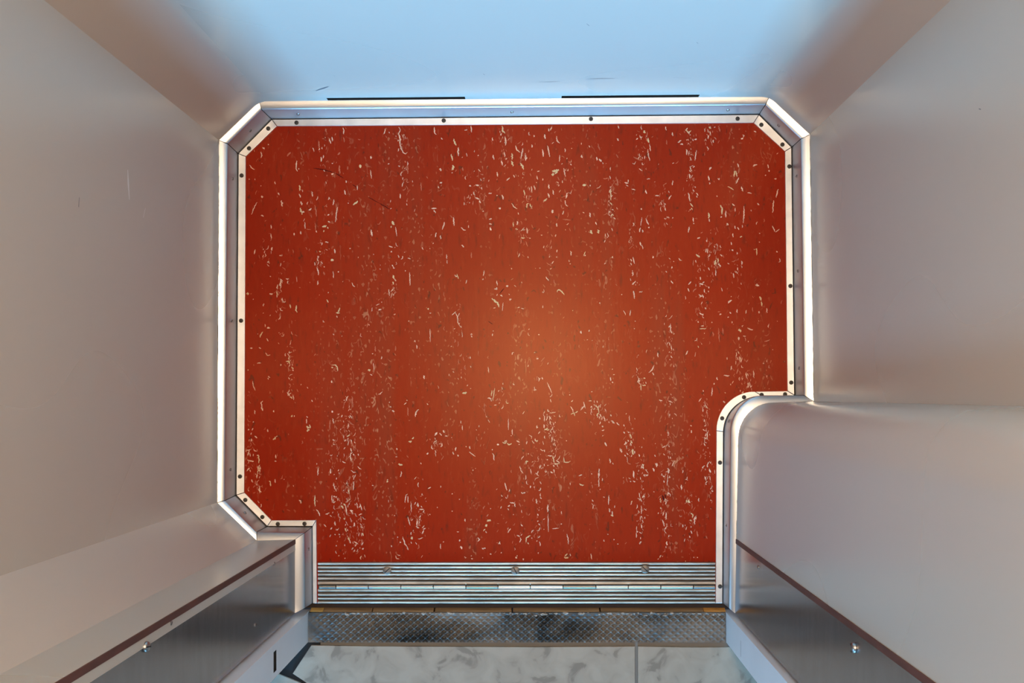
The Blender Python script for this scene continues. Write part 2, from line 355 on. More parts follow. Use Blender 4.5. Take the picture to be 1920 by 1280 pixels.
# flecks of the linoleum, traced: origin in the frame, then "kind width x y x y ..." in 5.65x units
FLECK_SETS = [
(460, 225, "12 1035 80 1045 110 1040 150;d 12 1040 180 1050 235;14 1625 75 1640 105 1625 150 1640 200 1635 240 1650 300 1670 345 1700 360 1715 340;10 1665 160 1680 200;d 12 1710 180 1712 205;12 1485 90 1465 150;10 1520 125 1525 140;14 890 195 905 250;12 915 180 925 225;d 14 850 90 858 130;12 845 180 850 190;d 16 775 220 785 300;12 790 300 780 320;d 10 785 325 790 340;18 805 390 800 440;d 10 790 470 800 490;14 545 430 540 480 540 510 550 545;16 560 515 570 520;t 16 570 690 580 720 575 750;14 570 780 585 820;20 590 860 600 900;t 18 580 930 590 960 605 1000;18 600 980 625 970;12 310 650 318 680;12 345 770 360 795;d 12 335 800 340 820;20 380 850 392 915;12 240 255 250 258;14 180 290 205 305;12 165 335 175 370 165 400;10 175 455 180 460;10 45 475 70 510 100 525;10 100 620 105 635;12 35 628 48 626;18 175 800 180 825;11 125 870 100 910 65 1000;14 165 1010 195 1015;14 705 755 712 810;12 760 830 755 850;d 14 735 900 745 950 755 1020;16 670 955 700 935;12 940 840 930 900;12 975 920 965 990 955 1080;12 870 1010 890 1000;12 875 1070 900 1080;t 36 1218 488;t 20 1140 895 1165 885 1190 855;16 1330 380 1335 410;10 1325 530 1335 620;14 1510 468 1525 460;d 10 1520 390 1522 420;14 1065 640 1070 665;12 1050 740 1060 790;14 1085 880 1095 882;10 1118 655 1118 660;10 1185 690 1188 740;d 14 1085 490 1085 525;16 910 570 935 570;12 915 455 930 458;t 26 1555 1070 1575 1110;t 14 1545 1120 1540 1140;8 1590 1130 1605 1230;20 1330 1160 1340 1230;t 22 815 1132 860 1120;t 14 830 1165 830 1185;t 14 870 1130 875 1150;14 515 1195 520 1220;14 585 1175 590 1210;12 270 1110 275 1150;12 270 1200 275 1260;10 1535 940 1548 932;12 1640 780 1640 830;10 1770 640 1772 660;d 10 1860 660 1865 750;d 12 1720 480 1720 570;d 14 1690 430 1700 450;d 16 980 370 1000 340;d 20 995 480 1000 570;d 20 440 380 480 340;s 9 720 510 800 520 950 560;s 8 950 560 1040 615;s 8 1130 680 1185 720;s 7 1300 815 1420 880;s 10 1420 880 1530 945;12 750 1170 755 1190;12 630 1080 632 1150;d 12 740 1090 745 1170"),
(800, 225, "12 80 75 85 140 105 150;10 150 190 170 205;10 400 110 430 100;14 470 60 475 130;t 18 285 200 310 270;16 335 290 330 340 340 380;t 14 260 360 275 430;t 22 270 480 285 500 265 530;14 265 555 275 560;22 145 510 150 540;12 695 185 700 220;t 18 800 60 805 110 830 140;14 790 140 785 165;14 840 190 835 270;12 940 270 960 330;t 16 905 350 905 420;t 20 900 430 915 490;14 1020 300 1005 360 1000 410;16 1045 350 1045 420;14 1060 390 1045 430;t 20 990 455 1015 490 1025 525;14 820 340 830 390;14 790 430 805 480;14 700 370 715 420;16 1115 260 1118 290;14 1225 310 1235 350 1235 390;12 1280 270 1295 350 1305 390;16 1250 150 1255 200;18 1138 160 1138 180;14 1325 70 1310 110;12 1290 90 1295 120;t 30 1330 545 1385 530;t 26 1330 590 1340 560;t 26 1360 570 1395 520;12 1450 510 1470 600;12 1475 520 1470 540;18 1635 370 1648 400;10 1640 240 1635 260;20 1830 410 1850 440;14 1800 390 1805 430;12 1860 450 1870 465;t 34 1668 688;14 1725 690 1735 700;16 1720 270 1725 290;d 14 1810 250 1835 320;12 1375 170 1380 220 1410 245;12 1465 300 1468 340;10 1410 370 1405 440;12 1525 460 1530 480;16 1490 770 1475 830;12 1470 850 1465 890;t 18 1240 850 1265 850;t 14 1240 860 1275 830;24 1330 950 1335 985;14 1290 680 1295 730;16 1285 775 1300 820;16 1390 680 1400 700;12 1335 740 1345 790;12 1450 960 1440 1000;d 12 1440 1050 1525 1060;14 1375 1090 1380 1130;t 14 1030 740 1040 800;12 1110 700 1115 770;t 14 1060 930 1060 890 1080 880;t 12 1090 885 1115 940;28 765 930 780 945;14 800 790 810 840;14 655 780 690 775;12 750 800 740 795;20 450 700 470 700;18 520 690 555 690;12 580 710 585 730;12 495 760 500 790;14 515 820 560 840;14 560 850 570 880;14 590 965 605 970;12 50 935 105 935;14 75 950 95 985;14 190 1080 165 1160;14 285 1030 290 1120;10 365 1135 385 1160 415 1165;12 440 1135 445 1130;12 395 870 397 900;12 450 880 455 870;12 660 1050 690 1045;12 660 1100 690 1100;16 670 1135 680 1170;t 16 940 1150 965 1160;t 10 915 1080 920 1130;14 960 1070 960 1110;14 1060 1140 1065 1200;t 14 1000 1245 1040 1250;14 1085 1250 1100 1255;14 1730 980 1732 1030;12 1785 1080 1800 1110;t 24 1735 1165 1750 1205;t 24 1815 1160 1820 1200;10 1365 1210 1365 1235;14 1210 1220 1225 1215;12 100 1190 90 1240;12 145 1220 150 1260;16 140 670 165 660;14 125 700 128 720;d 14 570 570 600 580;10 600 615 610 620;14 745 550 752 600;14 845 640 880 610;12 920 580 930 610;12 1165 590 1175 630;14 1225 620 1230 640;12 1170 545 1195 540;10 505 320 508 340;16 540 375 550 378;10 420 350 430 385;d 14 380 500 385 540;12 965 980 975 1000;10 900 880 925 920 960 940"),
(1140, 225, "t 22 380 110 390 140;t 18 420 190 435 240;12 300 210 315 190;10 440 250 450 330;12 420 310 430 380 445 430;16 95 195 110 220;12 110 60 115 90;12 610 70 615 110;d 12 620 210 622 260;14 680 130 685 170;t 14 820 100 850 130 880 110;14 860 120 855 150;14 865 160 875 155;t 16 1070 70 1090 90;14 1075 120 1090 160;12 1060 160 1060 200;14 1110 210 1115 240;d 14 1170 60 1185 125;14 740 240 775 215;16 765 255 795 260;12 830 215 840 205;14 915 210 940 200;16 830 310 835 370;12 875 370 885 365;12 935 320 925 400 920 430;12 680 460 700 455;18 1410 205 1430 190;12 1430 185 1440 165 1425 155;12 1545 115 1570 130;14 1370 460 1385 500;t 14 1335 600 1340 540 1360 540;t 14 1355 545 1365 600;14 1385 610 1370 640 1355 670;14 1535 490 1555 475 1580 475;12 1690 470 1700 510;20 1700 530 1710 545;14 1665 580 1668 590;12 1760 625 1785 620;18 1070 525 1095 500;14 1065 590 1070 640;14 1075 660 1078 680;12 1160 620 1175 630 1180 615;t 10 1265 705 1295 715 1330 740;14 1410 705 1430 755;12 1475 770 1500 770 1520 780;14 860 570 870 620;d 20 905 610 910 650;12 685 640 682 690;16 175 660 215 670;12 215 630 217 660;12 190 690 215 700;10 250 730 290 740;14 395 740 410 780;d 14 85 600 110 690;t 14 10 765 40 750;t 12 30 760 30 850;t 12 20 870 40 900;14 40 945 60 950;t 12 30 1020 40 1000 60 1010;12 60 1030 80 1050;20 345 940 360 945;8 360 1030 345 1120;14 345 1140 330 1185;14 365 1160 370 1190;12 400 1040 430 1110;18 425 1140 440 1135;10 640 750 650 770;12 670 795 640 840;14 600 880 610 900;14 600 930 610 960;12 595 1040 610 1050;12 620 1025 650 1035;14 680 1040 690 1030;14 850 770 870 860;t 14 870 880 900 920;t 12 880 930 895 950;14 940 800 945 820;10 900 1030 905 1080;12 860 1130 850 1190;14 905 1090 910 1100;t 18 1065 980 1070 1040;12 1070 1045 1078 1075;t 16 1190 900 1205 930;t 18 1210 920 1205 1000;14 1190 1030 1205 1020;12 1245 960 1250 1030;10 1315 885 1340 910;10 1345 930 1345 970;14 1265 1090 1270 1115;12 1440 910 1440 1000 1430 1090;10 1425 1110 1420 1140;12 1340 1120 1350 1150;14 1150 800 1160 810;12 1580 880 1600 900;12 1800 730 1780 820;14 1755 850 1745 920 1745 980;12 1740 1120 1765 1180;10 1770 1185 1815 1155;14 1600 1200 1610 1195;12 1320 1200 1325 1240;t 12 1395 1240 1420 1230;14 945 1255 975 1245;d 14 270 390 350 430;d 12 85 360 110 400;12 445 620 410 625;12 500 800 540 800"),
(460, 450, "16 280 75 280 110;12 105 100 95 150;16 235 240 250 220;12 260 380 270 390;14 360 160 380 165;14 405 228 408 232;d 12 455 90 455 120;d 10 505 100 508 140;t 14 780 120 800 125;14 845 20 880 22;16 945 95 947 140;t 34 918 212;12 760 190 775 230 765 260;12 755 290 770 320 775 370;12 770 430 765 475;12 830 280 840 288;16 985 330 985 342;10 930 330 935 400;14 1030 438 1034 440;12 1105 95 1115 85;10 1130 450 1140 480 1160 495;18 1545 115 1550 130;12 1520 60 1540 70 1560 75;14 1685 125 1690 130;10 1720 190 1750 200;18 1690 322 1700 324;14 1355 152 1360 148;12 1555 260 1560 280;t 18 1565 370 1575 410;t 14 1560 440 1570 470;10 1520 520 1525 590;10 1565 570 1568 590;10 1740 340 1745 480;t 28 20 555 30 580;16 255 570 290 570;12 345 470 330 510;12 375 430 370 490;t 12 335 540 340 600;14 430 410 460 410;12 450 430 447 460;14 195 670 190 700;14 188 770 192 775;16 260 795 265 800;12 80 625 88 628;t 14 475 680 480 720;t 16 540 690 535 740 550 765;d 12 370 760 372 840;t 12 860 630 880 660;14 880 550 876 560;t 14 1000 715 980 770;t 14 960 770 1000 772;14 970 800 970 820;8 1385 690 1420 675;14 1410 740 1440 730;10 1440 660 1448 655;10 1570 790 1590 780;14 1725 855 1735 860;20 230 930 262 930;t 14 185 970 165 1000 155 1030;12 225 1040 245 1070;14 130 990 136 992;14 50 1145 75 1140;12 145 1135 165 1150;10 215 1190 230 1220 265 1215;t 12 455 1260 465 1235;12 930 990 940 1005;12 1020 1015 1025 1018;12 1790 1060 1800 1080;10 1815 1110 1817 1150;12 1340 1200 1355 1200;d 14 1375 1120 1378 1180;d 12 1590 1120 1592 1170;10 1445 1230 1440 1260"),
(800, 450, "14 370 50 395 75;14 30 90 38 92;12 65 40 75 30;10 210 150 212 200;8 215 210 218 250;14 295 370 320 390;t 12 320 360 335 410;12 970 180 985 140;10 1380 100 1378 130;14 1370 178 1380 182;12 1520 115 1530 130 1530 165;12 1505 210 1510 230;12 1515 250 1525 254;14 1670 165 1685 160;t 8 1660 170 1680 120;10 600 380 610 320;14 590 420 600 408;10 425 420 415 460;26 852 486;14 745 500 740 520;12 715 518 750 520;10 740 430 750 480;14 885 620 885 640;12 875 625 900 625;8 750 570 740 590;10 780 590 790 585 800 600;t 22 690 615 715 640 740 655 760 680 768 710;8 705 720 730 715;8 810 660 800 750;t 14 1380 550 1395 525 1415 530 1440 555 1460 578;12 1230 545 1232 555;8 1230 690 1230 720;t 26 12 720 25 730;12 30 772 48 772;9 300 760 325 810 330 870 355 920;8 35 940 38 1080;18 465 1000 485 995;12 475 1010 478 1030;12 700 960 708 965;12 695 990 700 1015;8 960 715 985 710;8 1000 720 1030 730;12 895 295 902 310;14 1830 660 1835 672;14 1545 742 1550 745;12 1880 255 1895 245;16 1635 960 1635 990;12 1715 970 1725 950;12 1750 1060 1755 1065;10 905 1215 908 1190 925 1190;12 258 1120 260 1130;10 1135 1190 1150 1192;16 1160 1255 1185 1250;12 460 1230 465 1255;14 1195 1000 1180 1000;d 12 470 130 475 190;10 1195 292 1205 298;9 1150 295 1155 300;14 1700 1050 1706 1056;s 8 650 860 700 890;s 8 770 570 820 510"),
(1140, 450, "14 340 20 350 60;10 360 50 370 95;14 240 200 250 225;14 240 240 250 265;10 265 180 280 250;14 470 190 480 170;t 18 930 155 965 175;t 16 960 180 970 170;12 1040 90 1035 130;10 1055 90 1055 140;16 1310 100 1325 115;t 12 1560 100 1575 90 1575 160;t 10 1545 95 1550 105;12 1125 60 1130 80;t 18 1135 210 1140 270;t 12 1165 190 1165 240;12 1165 250 1195 280;12 1190 150 1210 170;10 1140 310 1140 380;10 1060 290 1075 320;d 12 1060 150 1065 220;14 1415 220 1420 260;10 1370 290 1375 320;12 1325 350 1330 400;20 255 355 265 340;12 260 380 265 350;18 615 340 620 330;12 680 280 670 300;10 690 225 700 230;12 665 430 690 460;14 850 470 880 440;12 845 510 860 545;14 975 390 980 420;14 965 460 1010 470;12 1000 460 1020 440;16 1060 495 1070 510;14 970 600 985 595;12 960 575 1000 600;16 1560 475 1600 485;12 1575 460 1580 490;t 18 1605 595 1620 640;t 14 1625 650 1630 700;20 1270 665 1310 635;10 1300 600 1310 595;22 355 545 360 550;14 330 550 350 545;14 275 540 280 620;14 140 575 148 580;20 1025 715 1040 730;14 965 770 1005 790;12 1000 800 1010 780;14 1180 790 1200 780;14 1265 815 1280 815;14 1290 760 1300 780;12 1365 730 1367 770;12 1465 740 1460 780;12 1600 750 1602 775;12 1680 720 1682 770;d 10 1530 710 1532 760;12 1310 860 1315 880;14 1095 872 1105 872;t 24 1385 940 1405 975;14 1475 930 1500 945 1535 950;10 1430 1015 1460 1015;18 1385 1025 1383 1060;14 1480 1075 1490 1070;14 1393 1130 1397 1140;14 1740 1160 1745 1155;12 660 890 665 960;10 655 950 680 985;12 985 910 1015 910;t 10 970 940 1040 935;d 12 1110 970 1115 1020;d 12 1170 930 1180 1080;d 12 1215 930 1218 1000;12 665 1190 672 1190;12 525 1190 530 1240;t 12 950 1120 960 1140;12 825 1215 845 1170;10 240 740 230 800;12 285 860 290 855;10 275 935 283 940;12 1390 1230 1395 1265;12 1262 1240 1262 1265;10 1595 850 1597 860;10 1790 855 1797 858;14 1600 25 1608 20;14 1785 115 1795 130"),
(460, 675, "t 16 430 15 460 10 470 40;t 14 490 70 510 95;14 500 100 505 115;12 125 32 165 32;t 14 25 100 35 105;12 375 40 377 60;12 235 190 245 205;10 240 170 262 185;10 75 220 85 270 105 320;12 185 430 165 450 180 500;16 170 495 185 535;12 95 530 105 570;16 300 530 305 550;14 80 652 90 655;14 445 340 470 380;t 16 470 390 500 400;10 505 370 515 420;t 14 920 50 950 50 975 75 975 115;t 14 910 75 930 85;16 915 215 918 240;t 24 1305 95 1320 115;8 1355 30 1362 100;8 1320 150 1345 160;t 26 485 590 500 595;12 515 585 520 600;12 645 595 660 610;12 650 620 650 670;t 24 645 705 680 720;t 20 650 750 680 735;t 12 680 680 690 720;16 705 420 712 440;12 1045 430 1052 420;24 920 545;12 925 615 935 670;d 12 895 640 895 740;d 14 1130 380 1135 500;12 235 730 236 760;t 20 295 845 325 815;10 325 810 340 800;16 30 730 40 740;14 58 780 65 785;12 100 800 125 825;14 65 830 60 860;10 10 950 40 955 60 940;12 40 960 25 1010;10 50 990 55 1020;14 20 1060 90 1070;12 322 1000 325 1040;14 310 1065 330 1070;t 14 140 1000 145 1090;t 12 145 1110 130 1200;12 155 1130 155 1190;14 120 1250 128 1200;14 15 1170 45 1140;14 1525 440 1530 450;12 1530 490 1545 500;16 1555 530 1580 545;14 1800 600 1805 550 1835 520;t 34 1735 855 1745 875;t 14 1765 835 1785 815;14 1600 930 1608 950;10 1590 1022 1610 1025;t 20 1620 1100 1665 1105;12 1650 1175 1655 1200 1640 1235;14 1710 420 1714 430;d 12 1720 500 1722 590;16 1890 160 1895 200;14 925 840 945 850;14 930 890 945 895;12 1050 860 1065 840;t 12 1075 810 1110 790;12 1115 930 1125 970;12 1110 990 1120 1070;16 1140 990 1150 1010;10 1195 990 1200 1010;16 900 1010 906 1005;12 770 1140 768 1220;12 755 1090 757 1105;14 900 1150 905 1200;12 1160 860 1163 880;d 12 1085 640 1150 690;d 14 1215 1190 1220 1230;10 1855 1085 1865 1100;14 1500 1265 1510 1262"),
(800, 675, "t 22 378 352 425 342;10 460 300 470 302;12 465 60 468 80;9 650 70 658 135;10 275 120 290 130;t 10 690 320 685 380;t 10 720 295 700 430;14 645 400 690 410;14 680 420 690 435;10 715 480 740 472;14 610 470 614 480;t 10 840 430 850 460 870 455;9 1275 235 1300 290 1325 350;7 1330 360 1320 385;9 1130 315 1165 315;9 1140 280 1148 325;10 1180 180 1190 200;10 1220 180 1228 205;10 1520 490 1545 520 1550 550;t 12 1525 570 1560 560 1570 590;t 12 1575 560 1600 540;12 1630 530 1670 480;10 1660 440 1680 510;12 1715 430 1745 430;t 12 1790 470 1815 510 1825 560;t 16 1800 590 1820 560;12 1830 570 1850 600;18 1280 542 1300 540;10 1300 560 1365 550;14 1270 575 1278 578;22 1190 622 1205 622;10 1250 590 1245 650;10 1285 590 1265 640;12 1240 680 1245 720;t 14 1245 740 1285 720;t 12 1270 740 1300 735;10 1290 780 1300 770;12 1170 690 1165 720 1180 710;10 1180 780 1200 755;t 26 1160 850 1170 865;12 1145 830 1155 860;14 1800 430 1810 450;10 1840 650 1832 680;22 1855 703 1870 700;12 1855 745 1880 735;18 1865 795 1870 800;16 1885 870 1905 910;8 1905 640 1912 620;14 85 800 105 765;10 85 820 95 840;12 140 770 155 800;14 175 740 185 770;12 195 800 220 805;14 260 820 265 815;14 100 870 110 880;14 50 910 55 940;22 8 980 15 995;14 310 920 305 960;12 275 970 285 1000;14 328 1000 336 1020;10 415 910 420 920;12 455 910 458 940;10 450 970 515 1020;18 690 950 700 945;12 695 985 710 1010 715 1060;22 755 893;t 12 800 870 830 880 850 860;t 14 850 880 875 895 900 880;12 820 865 850 850;14 975 895 985 890;12 950 855 985 870;10 905 730 908 790;10 890 800 900 800;9 865 620 865 740;8 650 630 670 660;10 360 640 365 670;9 375 690 380 740;t 16 1045 1070 1075 1075;t 12 1050 1100 1060 1060;12 1270 1050 1285 1055;12 1280 1010 1330 1015;t 12 1335 1010 1345 1070 1360 1100;t 10 1350 1100 1410 1095;10 1370 1060 1410 1085;t 11 1450 1030 1455 1080 1490 1080 1525 1070;12 1340 985 1346 990;12 1345 1110 1345 1130;12 1310 1180 1335 1195;12 1340 1160 1345 1165;10 1610 1225 1645 1210;14 1825 1155 1830 1160;10 1820 1190 1822 1250;10 985 1120 1000 1170 1020 1200;10 1100 1150 1105 1200;10 1050 1215 1050 1265;14 485 1165 495 1165;10 1475 850 1485 855;14 1510 365 1520 370;10 1530 440 1550 425;10 1740 335 1755 330;9 1015 570 1035 540"),
(1140, 675, "12 430 130 460 110 490 55;12 470 130 485 160;t 14 375 190 395 195;t 12 345 260 350 320;t 12 360 265 400 270;12 400 230 405 250;12 45 90 50 100;10 55 155 70 150;14 40 235 55 240;12 25 180 30 220;14 1225 160 1285 165;12 1310 60 1300 105;14 1640 30 1650 40;12 1540 110 1545 190;12 1460 130 1465 190;14 1480 240 1485 290;12 1495 230 1510 290;12 1150 180 1160 210;12 1295 250 1300 265;10 1105 290 1095 380;14 1235 340 1245 350;14 1225 430 1235 455;12 1120 260 1122 240;10 960 440 990 400;14 540 420 575 430;10 640 430 685 450;d 14 640 540 650 610;14 25 575 40 590;18 35 640 70 670;12 90 660 120 690;12 165 680 175 700;14 210 760 225 770;t 20 235 780 245 830;t 16 240 850 255 880;t 22 260 940 265 1000;12 280 960 280 990;12 185 860 195 890;12 140 940 145 980;14 180 1000 185 1020;14 20 1040 25 1090;12 45 1090 60 1100;14 640 760 635 800;12 870 690 885 700;12 880 740 885 770;10 1020 700 1040 680;t 10 1020 480 1060 510;d 12 1030 640 1040 700;12 1050 760 1050 840;14 1015 820 1040 835;t 20 360 1100 380 1110;t 14 370 1120 372 1150;14 495 1000 505 1020;14 500 1090 520 1130;12 475 1140 490 1170;14 655 1030 665 1030;12 645 1160 640 1200;10 375 1215 425 1215;14 270 1170 275 1240;14 1000 1130 1005 1145;16 1070 1150 1085 1190;10 640 900 650 920;12 650 965 660 970;12 500 880 504 884"),
(460, 850, "t 14 250 290 270 300;t 14 265 300 265 345;12 315 270 318 310;12 405 275 415 270;12 150 340 155 420;16 570 490 590 510;14 585 500 590 530;t 12 740 440 735 500 740 560;12 750 590 775 620 790 660;12 935 310 945 380;10 955 370 965 400;10 915 440 920 520;t 18 1015 550 1040 580;t 14 1040 530 1055 550;12 1060 540 1075 650;t 14 1090 370 1100 430;t 14 1085 500 1110 480;12 1150 300 1140 390;12 1190 470 1200 475;12 1110 600 1140 610;10 1180 520 1190 580;12 1215 530 1235 600;12 1200 650 1235 640;t 14 1050 680 1048 700;14 945 720 955 760;14 900 800 920 785;10 830 750 855 775;14 990 850 1000 860;12 945 855 955 860;t 12 1055 790 1070 830;t 16 1240 840 1250 870;12 1225 770 1240 790;t 16 1085 880 1105 920;12 1105 920 1115 950;12 1150 930 1195 960;12 1230 970 1250 940;18 1235 1010 1255 1005;14 960 970 968 980;12 1050 960 1052 980;10 955 1030 965 1060;14 985 1080 995 1080;12 1050 1105 1060 1110;12 1155 730 1160 770;t 22 1505 285 1505 305;10 1690 520 1700 440 1720 430;10 1720 450 1722 520;10 1755 520 1758 620;10 1340 335 1358 338;12 1825 520 1835 560;12 1840 590 1890 590;12 1720 670 1745 760;12 1820 690 1815 770;12 1805 770 1840 790;t 18 1760 880 1765 910;12 1755 830 1755 860;12 1665 880 1690 960 1720 990;14 1715 990 1725 1020;18 1635 935 1650 940;12 1880 800 1910 790;12 1870 850 1890 810;10 1545 970 1550 990;10 1590 1080 1600 1110 1630 1115;9 1610 1070 1640 1080;14 1575 655 1582 660;10 1610 880 1615 890"),
(800, 850, "t 14 600 820 620 800;t 22 620 770 640 750;t 20 640 720 660 705 680 712;12 625 820 635 840;t 14 1050 940 1060 890 1100 868;t 12 1070 940 1080 960;12 1110 840 1120 815 1135 810;14 1110 890 1115 900;12 955 865 985 880;12 990 890 1000 910 985 940;10 1000 870 1010 850;12 880 520 935 525;14 860 560 880 545;12 930 530 935 565;12 860 580 870 600;12 780 580 795 560;14 835 460 850 475;14 1000 410 1020 425;14 1020 420 1045 412;14 1135 350 1145 360;12 1097 340 1099 365;12 825 310 850 390;14 1160 480 1165 530;14 1205 460 1215 480;16 1285 540 1280 620;8 1285 640 1288 830;14 1170 640 1185 655;18 1175 710 1180 720;12 1185 740 1200 760;12 1240 805 1245 800;12 1000 745 1015 770;14 265 430 270 420;12 345 490 352 480;14 268 605 272 615;12 110 575 115 565;12 30 640 35 650;10 15 375 45 355;10 148 340 150 360;12 405 690 408 720;16 345 910 350 930;20 360 980 375 1010;12 320 830 340 825;10 540 890 560 910 540 930;12 175 930 178 940;12 585 1000 605 1010;12 600 1000 625 1005;12 770 940 780 960;10 760 960 775 930;18 668 1065 685 1068;12 785 1055 795 1045;12 400 1090 405 1100;12 405 1105 420 1105;14 470 1080 475 1085;14 470 1110 490 1115;12 590 1100 596 1105;18 945 1090 955 1110;12 955 1075 960 1090;12 1020 1110 1025 1130;12 1180 1060 1185 1045;t 18 1455 1100 1500 1105;t 12 1460 1090 1490 1060;10 1520 1060 1525 1085;10 1740 1060 1748 1120;10 1485 850 1498 910 1500 960;t 12 1615 320 1640 335 1665 335;9 1610 235 1645 225;12 1420 750 1430 740;8 1330 795 1400 790;10 1875 920 1880 930;10 1870 455 1885 465;10 1425 610 1430 640"),
(1100, 850, "20 590 125 605 120;18 592 140 600 155;12 605 220 615 240 625 225;10 635 240 650 220;14 885 40 890 55;12 870 180 865 210;8 860 220 850 340;14 740 100 750 130;12 705 160 715 190;12 495 200 500 260;14 460 290 470 300;12 490 290 515 300;14 385 255 388 258;12 130 160 132 240;10 130 260 128 350;16 140 375 146 380;10 165 260 168 290;14 595 290 600 295;12 600 370 604 380;t 16 470 520 480 500;10 465 540 475 520;12 605 440 590 470;12 235 440 232 540;14 240 580 245 620;t 16 255 650 280 665;12 270 610 275 650;10 580 550 578 640;12 575 660 590 690;14 575 750 585 790;12 615 670 617 690;t 12 780 470 785 520;s 16 800 440 820 500;s 14 830 430 840 470;t 14 780 570 795 590;12 800 700 825 770;12 840 620 840 700;14 835 780 840 800;12 850 740 845 790;12 710 400 712 410;12 1000 330 1005 385;t 26 1075 490 1090 520;t 14 1055 490 1060 520;t 12 1100 630 1125 650 1120 680;t 12 1090 700 1110 715;12 1140 670 1142 750;12 1155 660 1158 700;14 1225 140 1232 150;18 1300 170 1315 200;10 1250 240 1265 290;12 1310 490 1320 500;10 1330 340 1310 380;12 1185 470 1187 510;d 14 1170 820 1175 880;12 1090 870 1092 890;14 525 830 545 825;10 525 840 527 890;14 570 930 560 960;12 560 950 580 930;12 870 860 868 885;16 845 930 850 970;10 840 980 842 1000;12 770 1100 790 1075;10 750 1120 765 1110;10 45 1060 52 1115;14 290 905 292 915;12 325 960 335 955;12 183 910 186 930;12 222 850 224 860;14 1130 1095 1140 1100;12 1170 1095 1175 1105;d 12 880 980 890 1030;d 12 1260 870 1280 900;10 1015 750 1018 780"),
]

def inside(p, poly):
    c = False; n = len(poly)
    for i in range(n):
        a, b = poly[i], poly[i-1]
        if (a.y > p.y) != (b.y > p.y) and p.x < (b.x-a.x)*(p.y-a.y)/(b.y-a.y)+a.x: c = not c
    return c

bm = bmesh.new()
# the linoleum runs a little way under the edging strips
add_prism(bm, [(p.x, p.y) for p in [f.lerp(g, 0.35) for f, g in zip(F, G)]], -0.004, 0.0)
poly = [Vector((f.x, f.y, 0)) for f in F]
zf = 0.00015
K = 340.0 / 1920.0
for (ox, oy, txt) in FLECK_SETS:
    for ln in txt.strip().split(';'):
        v = ln.split()
        if len(v) < 3: continue
        mi = 1
        if v[0] in 'dts': mi = {'d': 2, 't': 3, 's': 4}[v[0]]; v = v[1:]
        v = [float(a) for a in v]
        w = v[0] * K * S
        pts = [P(ox + v[i]*K, oy + v[i+1]*K) for i in range(1, len(v) - 1, 2)]
        if not all(inside(p, poly) for p in pts): continue
        zf += 2e-8
        fleck_poly(bm, pts, w * 0.95, zf, mi)
# finer flecks gathered along the calender direction
streaks = [(610, 330, 12, 120, 24), (575, 380, 16, 60, 10), (752, 265, 9, 40, 12), (945, 280, 14, 60, 26), (985, 330, 18, 70, 40), (1060, 330, 25, 95, 46),
           (1145, 375, 9, 45, 40), (1205, 265, 14, 50, 36), (1295, 300, 10, 120, 40), (1330, 245, 14, 22, 24), (1245, 385, 12, 50, 20), (890, 350, 30, 25, 26),
           (1185, 470, 10, 60, 24), (1340, 480, 14, 45, 40), (1315, 545, 12, 90, 44), (1380, 500, 10, 50, 20), (525, 560, 8, 70, 34), (545, 690, 9, 60, 44),
           (470, 850, 10, 70, 40), (485, 890, 9, 40, 26), (655, 800, 16, 80, 60), (630, 890, 10, 70, 40), (655, 950, 18, 90, 90), (675, 1000, 10, 50, 30),
           (1010, 870, 26, 40, 70), (1040, 850, 10, 40, 16), (1035, 800, 16, 35, 40), (1120, 770, 26, 22, 30), (1180, 830, 12, 45, 40), (1205, 900, 10, 60, 30),
           (1255, 820, 9, 90, 36), (1322, 800, 7, 60, 44), (1245, 945, 9, 70, 34), (1200, 950, 8, 70, 30), (1290, 960, 16, 60, 36), (1330, 900, 8, 60, 26),
           (785, 965, 16, 50, 50), (955, 960, 30, 70, 30), (1010, 980, 10, 50, 20), (1390, 690, 14, 45, 40), (1405, 720, 8, 20, 20), (740, 530, 6, 60, 20),
           (860, 600, 7, 50, 18), (1030, 480, 14, 60, 18), (980, 430, 12, 40, 20), (870, 690, 10, 40, 14), (1260, 640, 10, 40, 26), (500, 470, 10, 30, 14),
           (600, 480, 10, 40, 18), (760, 320, 6, 70, 16), (1200, 700, 10, 30, 18), (1350, 870, 8, 40, 14), (905, 800, 10, 50, 16), (940, 730, 10, 40, 16),
           (820, 835, 16, 22, 24), (1000, 690, 30, 40, 10), (1440, 690, 8, 60, 14), (1110, 930, 8, 60, 10)]
for (cx, cy, rx, ry, n) in streaks:
    for _ in range(int(n * 1.15)):
        x = random.gauss(cx, rx * .55); y = random.gauss(cy, ry * .6)
        L1 = U(1.5, 6.5); a = random.gauss(0, .5); b = a + random.gauss(0, .8)
        p0 = (x, y); p1 = (x + L1*math.sin(a), y + L1*math.cos(a)); p2 = (p1[0] + L1*.7*math.sin(b), p1[1] + L1*.7*math.cos(b))
        pts = [P(*p0), P(*p1)] + ([P(*p2)] if R() < .5 else [])
        if not all(inside(p, poly) for p in pts): continue
        zf += 2e-8
        fleck_poly(bm, pts, U(.7, 1.9) * S, zf, 1 if R() < .35 else 2)
for _ in range(420):
    x, y = U(462, 1474), U(238, 1050)
    L1 = U(1, 6); a = random.gauss(0, .5); b = a + random.gauss(0, .9)
    p1 = (x + L1*math.sin(a), y + L1*math.cos(a)); p2 = (p1[0] + L1*.7*math.sin(b), p1[1] + L1*.7*math.cos(b))
    pts = [P(x, y), P(*p1)] + ([P(*p2)] if R() < .4 else [])
    if not all(inside(p, poly) for p in pts): continue
    zf += 2e-8
    fleck_poly(bm, pts, U(.7, 1.7) * S, zf, 1 if R() < .25 else 2)
floor = link_bm('floor', bm, [M['lino'], M['fleck'], M['fleck_dim'], M['fleck_tan'], M['scratch']], origin=Vector((0, 0, 0)))
